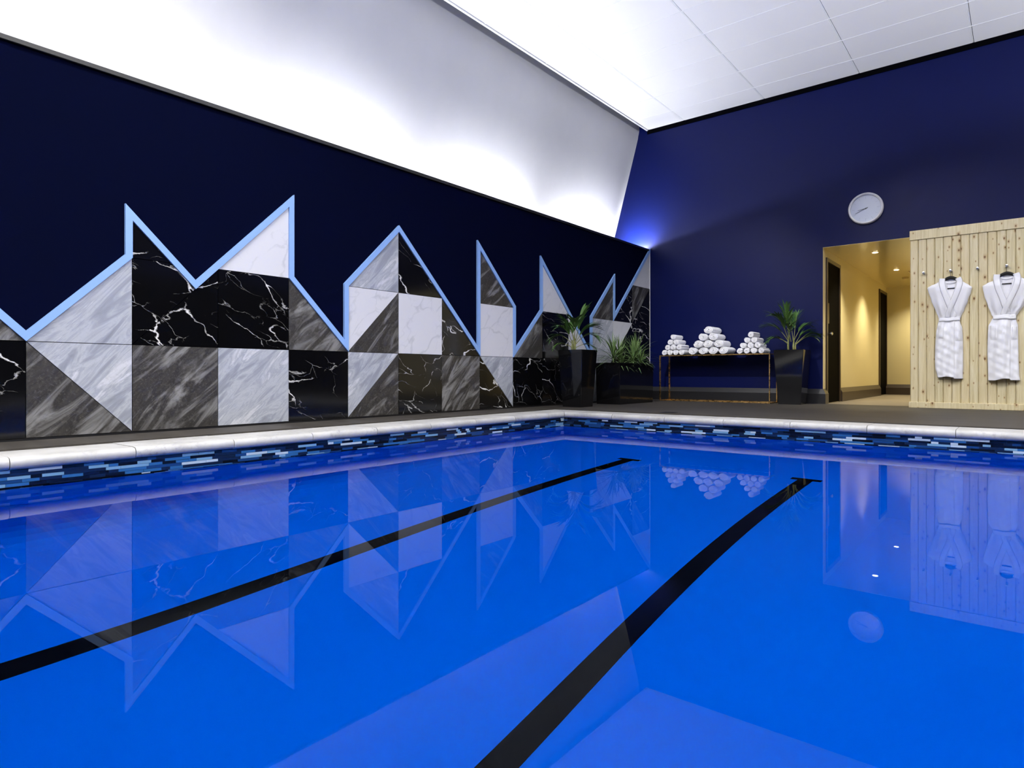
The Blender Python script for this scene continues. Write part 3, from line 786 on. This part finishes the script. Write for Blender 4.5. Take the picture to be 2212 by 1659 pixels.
def towel_mesh(name, R, L, turns, flat, seed, band):
    rnd = random.Random(seed)
    nT = int(turns*30); pitch = (R-.006)/turns; V, F = [], []
    th = pitch*.86; a0 = rnd.uniform(0, 6.28)
    nx = 12
    prof = []   # (radial offset -1..1, axial -1..1) rounded lips at both ends
    for k in range(5): a = PI/2*k/4; prof.append((math.sin(a), -1, 1-math.cos(a)))      # placeholder, filled below
    lip = th*.5
    ring = []
    xs_ = [0+lip*(1-math.sin(PI/2*q/3)) for q in range(4)]
    outer = [(lip*math.sin(PI/2*q/3), lip*(1-math.cos(PI/2*q/3))) for q in range(4)]
    for q in range(4): ring.append((math.sin(PI/2*q/3)*.5, lip*(1-math.cos(PI/2*q/3))*1.3))
    mids = [L*.25, L*.5, L*.62, L*.66, L*.70, L*.85]
    for x in mids: ring.append((.5, x))
    for q in range(3, -1, -1): ring.append((math.sin(PI/2*q/3)*.5, L-lip*(1-math.cos(PI/2*q/3))*1.3))
    for q in range(1, 4): ring.append((-math.sin(PI/2*q/3)*.5, L-lip*(1-math.cos(PI/2*q/3))*1.3))
    for q in range(3, 0, -1): ring.append((-math.sin(PI/2*q/3)*.5, lip*(1-math.cos(PI/2*q/3))*1.3))
    m_ = len(ring); w1, w2, w3 = [rnd.uniform(0, 6.28) for _ in range(3)]
    for i in range(nT+1):
        f = i/nT; a = a0+f*turns*2*PI; rc = .006+(R-.006-th/2)*f
        wob = 1+.05*math.sin(3*a+w1)*(1-f*.6)+.035*math.sin(5*a+w2)*(1-f*.7)
        for (ro, x) in ring:
            r = rc*wob+ro*th*(.75 if i > nT-2 else 1)
            if band and ro > 0 and f > 1-1/turns and abs(x-L*.66) < .001: r -= .004
            ax = x+.006*math.sin(a*1.0+w3)*(1-f)-.005*(1-f)*0+.004*f*0
            if x < L/2: ax -= .010*(1-f)*(1 if band else .6)-.006
            V.append((ax, r*math.cos(a), r*math.sin(a)*flat))
    for i in range(nT):
        for q in range(m_): F.append((i*m_+q, i*m_+(q+1) % m_, (i+1)*m_+(q+1) % m_, (i+1)*m_+q))
    F += [tuple(range(m_)), tuple(nT*m_+q for q in range(m_-1, -1, -1))]
    me = bpy.data.meshes.new(name); me.from_pydata(V, [], F)
    bm = bmesh.new(); bm.from_mesh(me); bmesh.ops.recalc_face_normals(bm, faces=bm.faces); bm.to_mesh(me); bm.free()
    for p in me.polygons: p.use_smooth = True
    me.materials.append(M_terry)
    zmin = min(v[2] for v in V)
    return me, -zmin
small = [towel_mesh('towel_roll', .047, .30, 3.2, .97, s, False) for s in (1, 2, 3)]
large = [towel_mesh('towel_roll', .0765, .35, 3.4, .80, s, True) for s in (4, 5, 6)]
ORD = ['first', 'second', 'third', 'fourth']
ROWN = ['bottom row', 'second row', 'third row', 'top']
def pile(meshes, ys, r_step, rowh, z0, x0, where, dy=0):
    n = 4; k = 0
    for row in range(4):
        for c in range(4-row):
            y = ys-(c+row*.5)*r_step; z = z0+row*rowh
            me, half = random.choice(meshes)
            o = bpy.data.objects.new('rolled_towel', me); COL.objects.link(o)
            rx = random.uniform(-.14, .14)
            hz = z+max(-(v.co.y*math.sin(rx)+v.co.z*math.cos(rx)) for v in me.vertices)
            o.location = (x0+random.uniform(-.006, .008)+row*.004, y+random.uniform(-.004, .004), hz)
            o.rotation_euler = (rx, 0, random.uniform(-.03, .03)+dy)
            if row == 3: lab = 'white rolled towel topping the %s' % where
            elif row == 2: lab = 'white rolled towel, %s in third row of the %s' % (('left', 'right')[c], where)
            elif row == 1: lab = 'white rolled towel, %s in second row of the %s' % (('left', 'middle', 'right')[c], where)
            else: lab = 'white rolled towel, %s from left in bottom row of %s' % (ORD[c], where)
            tag(o, lab, 'towel', None, 'rolled towels on the brass table')
pile(small, 4.335, .0965, .080, TZT+.0015, 9.075, 'left small pyramid')
pile(large, 3.862, .156, .103, TZT+.0015, 9.052, 'big middle pyramid')
pile(small, 3.165, .1005, .077, TZT+.0015, 9.075, 'right small pyramid')

# ------------------------------------------------------------------ planters and plants
def planter(root, c, half_b, half_t, h, name='planter'):
    t = bmesh.new(); cx_, cy_ = c
    (bx, by), (tx, ty) = half_b, half_t
    sg = [(-1, -1), (1, -1), (1, 1), (-1, 1)]
    L = [[(cx_+sx*bx, cy_+sy*by, 0) for sx, sy in sg], [(cx_+sx*tx, cy_+sy*ty, h) for sx, sy in sg],
         [(cx_+sx*(tx-.016), cy_+sy*(ty-.016), h) for sx, sy in sg], [(cx_+sx*(tx-.022), cy_+sy*(ty-.022), h-.06) for sx, sy in sg]]
    R = [[t.verts.new(v) for v in r] for r in L]
    t.faces.new(R[0]); t.faces.new(R[-1])
    for a, b in zip(R, R[1:]):
        for k in range(4): t.faces.new([a[k], a[(k+1) % 4], b[(k+1) % 4], b[k]])
    bmesh.ops.recalc_face_normals(t, faces=t.faces)
    es = [e for e in t.edges if abs(e.verts[0].co.z-e.verts[1].co.z) > h*.5 or (e.verts[0].co.z > h-.01 and e.verts[1].co.z > h-.01)]
    bmesh.ops.bevel(t, geom=es, offset=.006, segments=3, affect='EDGES')
    mb = MB(); mb.add(t)
    o = mb.build(name, M_blackgloss, root, smooth=True, angle=25)
    MB().box((cx_-tx+.02, cy_-ty+.02, h-.062), (cx_+tx-.02, cy_+ty-.02, h-.045)).build('soil', M_soil, root)
    return o
def blade(V, F, base, d, side, L, w, droop, seg=6, fold=.35):
    """a folded leaf strip from base along d, sagging; appended to V, F"""
    p = Vector(base); d = Vector(d).normalized(); n0 = len(V)
    for i in range(seg+1):
        f = i/seg
        ww = w*(.35+.65*math.sin(PI*min(1, .15+f*.6)))*(1-f**3)+.0004
        sd = d.cross(Vector((0, 0, 1)))
        sd = side if sd.length < .05 else sd.normalized()
        up = sd.cross(d).normalized()
        V += [p-sd*ww+up*ww*fold, p, p+sd*ww+up*ww*fold]
        p = p+d*(L/seg); d = (d+Vector((0, 0, -droop/seg))).normalized()
    for i in range(seg):
        a = n0+3*i; F += [(a, a+1, a+4, a+3), (a+1, a+2, a+5, a+4)]
def frond(root, base, az, el, L, droop, nleaf, leafL, w, mat_, start=.35):
    V, F = [], []
    p = Vector(base); d = Vector((math.cos(az)*math.cos(el), math.sin(az)*math.cos(el), math.sin(el)))
    pts = [p.copy()]; ds = [d.copy()]; n = 18
    for i in range(n):
        p = p+d*(L/n); d = (d+Vector((0, 0, -droop/n*(i/n)*2))).normalized(); pts.append(p.copy()); ds.append(d.copy())
    for k in range(nleaf):
        f = start+(1-start)*(k+.5)/nleaf
        i = min(int(f*n), n-1); q = pts[i].lerp(pts[i+1], f*n-i); dd = ds[i]
        sd = dd.cross(Vector((0, 0, 1))); sd = sd.normalized() if sd.length > .05 else Vector((math.sin(az), -math.cos(az), 0))
        for s in (-1, 1):
            ll = leafL*(.55+.6*math.sin(PI*(.15+.8*(f-start)/(1-start))))*random.uniform(.85, 1.12)
            dir_ = dd*(.75+.5*f)+sd*s*(.75-.35*f)+Vector((0, 0, random.uniform(-.05, .22)))
            blade(V, F, q, dir_, sd, ll, w*random.uniform(.8, 1.15), random.uniform(.5, 1.1), 6)
    blade(V, F, pts[-2], ds[-1], Vector((1, 0, 0)), leafL*.8, w, .6, 6)
    mb = MB(); mb.tube(pts, [.0055-.004*i/n for i in range(n+1)], 6)
    o = mb.build('frond', [M_stem, mat_], root, smooth=True)
    bm = bmesh.new(); bm.from_mesh(o.data)
    vv = [bm.verts.new(v) for v in V]
    for f_ in F:
        fc = bm.faces.new([vv[i] for i in f_]); fc.material_index = 1; fc.smooth = True
    bm.to_mesh(o.data); bm.free()
    return o
def palm(c, zs, root, stems, fronds):
    for (dx, dy, h, r) in stems:
        b = (c[0]+dx, c[1]+dy, zs-.05)
        MB().tube([b, (b[0], b[1]+.004, zs+h*.5), (b[0]+.005, b[1], zs+h)], [r, r*.85, r*.5], 10).build('stem', M_stem, root, smooth=True)
    for (dx, dy, z, az, el, L, dr, nl, ll, w, st) in fronds:
        frond(root, (c[0]+dx, c[1]+dy, zs+z), math.radians(az), math.radians(el), L, dr, nl, ll, w, M_palm, st)
# azimuths: 129 = straight left in the picture, -51 = straight right, 219 = towards the camera, 39 = away
pc = (9.12, 2.459); hR = .742
pr = empty('potted_palm', (*pc, 0), 'palm in a tall tapered glossy black planter between the towel table and doorway', 'potted plant', 'potted palms')
planter(pr, pc, (.145, .145), (.193, .193), hR)
random.seed(21)
palm(pc, hR-.03, pr, [(-.06, .035, .20, .016), (-.06, -.035, .16, .017), (-.055, -.058, .13, .012)],
    [(-.06, .035, .17, 150, 66, .42, 1.4, 9, .22, .011, .35), (-.06, .035, .15, 112, 58, .36, 1.6, 8, .20, .010, .35), (-.06, .030, .18, 165, 80, .42, .8, 9, .22, .011, .4),
     (-.06, .03, .10, 140, 38, .30, 1.4, 6, .16, .009, .45), (-.06, -.035, .15, 20+300, 62, .34, 1.6, 8, .19, .010, .4), (-.055, -.055, .10, 300, 48, .34, 1.7, 8, .16, .010, .45),
     (-.06, -.03, .14, 40, 74, .40, 1.0, 8, .20, .010, .4), (-.055, -.05, .09, 275, 45, .28, 1.6, 6, .15, .009, .45), (-.06, .03, .14, 205, 64, .30, 1.4, 6, .17, .010, .4), (-.06, -.035, .16, 350, 78, .36, .9, 8, .18, .009, .4), (-.06, .0, .14, 100, 80, .42, .9, 9, .20, .009, .4), (-.06, -.05, .10, 310, 62, .28, 1.6, 7, .15, .009, .4), (-.06, .03, .12, 128, 30, .30, 1.5, 6, .16, .009, .45)])
pc = (6.69, 4.374); hL = .715
plr = empty('potted_palm', (*pc, 0), 'broad-leaved palm in a tall tapered black planter in front of the stone mural', 'potted plant', 'potted palms')
planter(plr, pc, (.138, .138), (.180, .180), hL)
random.seed(5)
palm(pc, hL-.03, plr, [(-.03, .06, .16, .015), (-.02, .035, .18, .017), (-.03, .015, .14, .014), (-.0, .05, .15, .013)],
    [(-.03, .06, .12, 165, 62, .30, 1.6, 5, .20, .017, .35), (-.02, .03, .15, 120, 72, .30, 1.5, 5, .21, .018, .4), (-.03, .05, .10, 135, 45, .30, 1.9, 5, .17, .014, .45),
     (-.03, .015, .12, 305, 60, .30, 1.4, 5, .24, .020, .35), (-.02, .02, .15, 320, 76, .34, .6, 5, .26, .021, .4), (-.03, .015, .10, 285, 46, .30, 1.8, 5, .20, .017, .4),
     (-.02, .035, .16, 215, 72, .26, 1.4, 4, .22, .020, .4), (-.0, .05, .12, 60, 66, .30, 1.3, 5, .20, .018, .4), (-.03, .06, .06, 150, 28, .24, 1.4, 4, .15, .012, .4), (-.03, .015, .06, 300, 26, .22, 1.4, 4, .15, .012, .4)])
pc = (7.95, 4.39); hB = .566
pb = empty('planter_box', (*pc, 0), 'long low black planter box of spiky dracaenas beside the towel table', 'planter', None)
planter(pb, pc, (.48, .185), (.50, .19), hB, 'trough')
random.seed(9)
for (x, y, sh, n, sc_) in [(7.56, 4.36, .12, 46, .92), (7.86, 4.44, .12, 46, .92), (8.08, 4.34, .10, 44, .88), (8.32, 4.42, .15, 48, 1.0), (7.70, 4.30, .04, 24, .6), (8.20, 4.28, .05, 28, .72)]:
    V, F = [], []; zb = hB-.05
    for k in range(n):
        f = (k+.5)/n; el = math.radians(88-95*f**1.15+random.uniform(-8, 8)); az = k*2.39996+random.uniform(-.2, .2)
        L = (.24+.17*math.sin(PI*min(1, .25+f*.6)))*sc_*random.uniform(.85, 1.1)
        d = (math.cos(az)*math.cos(el), math.sin(az)*math.cos(el), math.sin(el))
        if y+d[1]*L > 4.73: L = max(.08, (4.73-y)/max(d[1], .05))*.9
        blade(V, F, (x, y, zb+sh*(1.15-f*.7)), d, Vector((1, 0, 0)), L, .0105*sc_, random.uniform(.7, 1.5), 8, .3)
    V = [Vector((v[0], min(v[1], 4.752+.004*math.sin(v[0]*50)), v[2])) for v in V]
    pl_ = mesh('dracaena', V, F, M_drac, pb, smooth=True)
    MB().tube([(x, y, zb-.01), (x, y, zb+sh*1.1)], [.011, .008], 8).build('stem', M_stem, pl_, smooth=True)

# floor drain
d = empty('floor_drain', (6.28, 2.94, 0), 'small dark drain slot set in the deck beyond the pool coping', 'drain')
MB().box((6.20, 2.85, 0), (6.36, 3.03, .002)).build('frame', M_base, d)
mb = MB()
for k in range(5): mb.box((6.215+k*.028, 2.865, .002), (6.229+k*.028, 3.015, .0035))
mb.build('grating', M_black, d)

# ------------------------------------------------------------------ lights: tubes lying in the left cove, then added fill lights
COOL = (.94, .955, 1.0)
M_tube = mat('glowing_tube', (.9, .9, .9), .5, Emission_Color=(.93, .95, 1, 1), Emission_Strength=225)
for x in (-2.9, -.7, 1.52, 3.80, 6.07, 8.56):
    tb_ = empty('cove_tube', (x, 5.14, 2.42), 'fluorescent tube lying hidden in the lighting trough behind the navy wall', 'lamp', 'hidden cove tubes'); tb_['kind'] = 'structure'
    MB().tube([(x-.84, 5.14, 2.42), (x+.84, 5.14, 2.42)], .013, 10).build('tube', M_tube, tb_)
    MB().box((x-.86, 5.12, 2.285), (x+.86, 5.16, 2.39), .004).build('batten', M_white, tb_)
lamp('SPOT', 'cove_end_lamp', (9.20, 5.0, 2.44), 150, col=COOL, spot_size=math.radians(120), spot_blend=.7, shadow_soft_size=.03).rotation_euler = Vector((.86, -.12, .5)).to_track_quat('-Z', 'Y').to_euler()
m = MB().box((X0, YR, 2.36), (XB-.02, YR+.42, 2.40)).box((X0, YR+.40, 2.40), (XB-.02, YR+.42, 2.47))  # shelf added on the unseen wall to hold fill lights
tag(m.build('trim_14', M_black), 'added black shelf for unseen fill lights along the right wall', 'trim', 'structure')
for x in (-2.9, -.7, 1.52, 3.80, 6.07, 8.45):
    lamp('AREA', 'shelf_fill', (x, YR+.2, 2.43), 130, (1.68, .05), COOL).rotation_euler = (math.radians(180-25), 0, 0)  # added uplights that brighten the ceiling, no tubes known here
for (x, y), tgt, p in (((4.3, 3.1), (9.1, 3.5, 1.0), 860), ((4.3, 2.5), (9.1, .45, 1.3), 340)):  # added fill spots on the towels and robes, fittings unseen
    o = lamp('SPOT', 'fill_spot', (x, y, ZC-.03), p, col=(1, .97, .92), spot_size=math.radians(40), spot_blend=.9, shadow_soft_size=.12)
    o.rotation_euler = (Vector(tgt)-Vector((x, y, ZC-.03))).to_track_quat('-Z', 'Y').to_euler()
# added fill panels, unseen, just under the tiles over the near half of the pool
for x, ys_ in ((4.2, (1.08, -1.39)), (1.8, (3.56, 1.08, -1.39)), (-.6, (3.56, 1.08, -1.39)), (-3.0, (2.3, -.2))):
    for y in ys_:
        lamp('AREA', 'fill_panel', (x, y, ZC-.004), 60, (.58, .58), (1, .97, .93), spread=math.radians(150))

w = bpy.data.worlds.new('World'); sc.world = w; w.use_nodes = True
w.node_tree.nodes['Background'].inputs[0].default_value = (.02, .02, .03, 1); w.node_tree.nodes['Background'].inputs[1].default_value = .2

# ------------------------------------------------------------------ camera
cam = bpy.data.cameras.new('camera'); co = bpy.data.objects.new('camera', cam); COL.objects.link(co)
cam.sensor_width = 36; cam.lens = 36*1356/2212; cam.shift_y = -21.5/2212; cam.clip_start = .02
co.location = (0, 0, HC); co.rotation_euler = (PI/2, 0, -math.atan2(.7755, .6314))
sc.camera = co

cy_ = sc.cycles
cy_.max_bounces = 12; cy_.diffuse_bounces = 5; cy_.glossy_bounces = 5; cy_.transmission_bounces = 8
cy_.caustics_reflective = False; cy_.caustics_refractive = True; cy_.sample_clamp_indirect = 6
cy_.use_denoising = True
try: cy_.denoiser = 'OPENIMAGEDENOISE'
except Exception: pass
vs_ = sc.view_settings
vs_.view_transform = 'Standard'; vs_.look = 'None'; vs_.gamma = 1; vs_.use_curve_mapping = False; vs_.exposure = 0.5
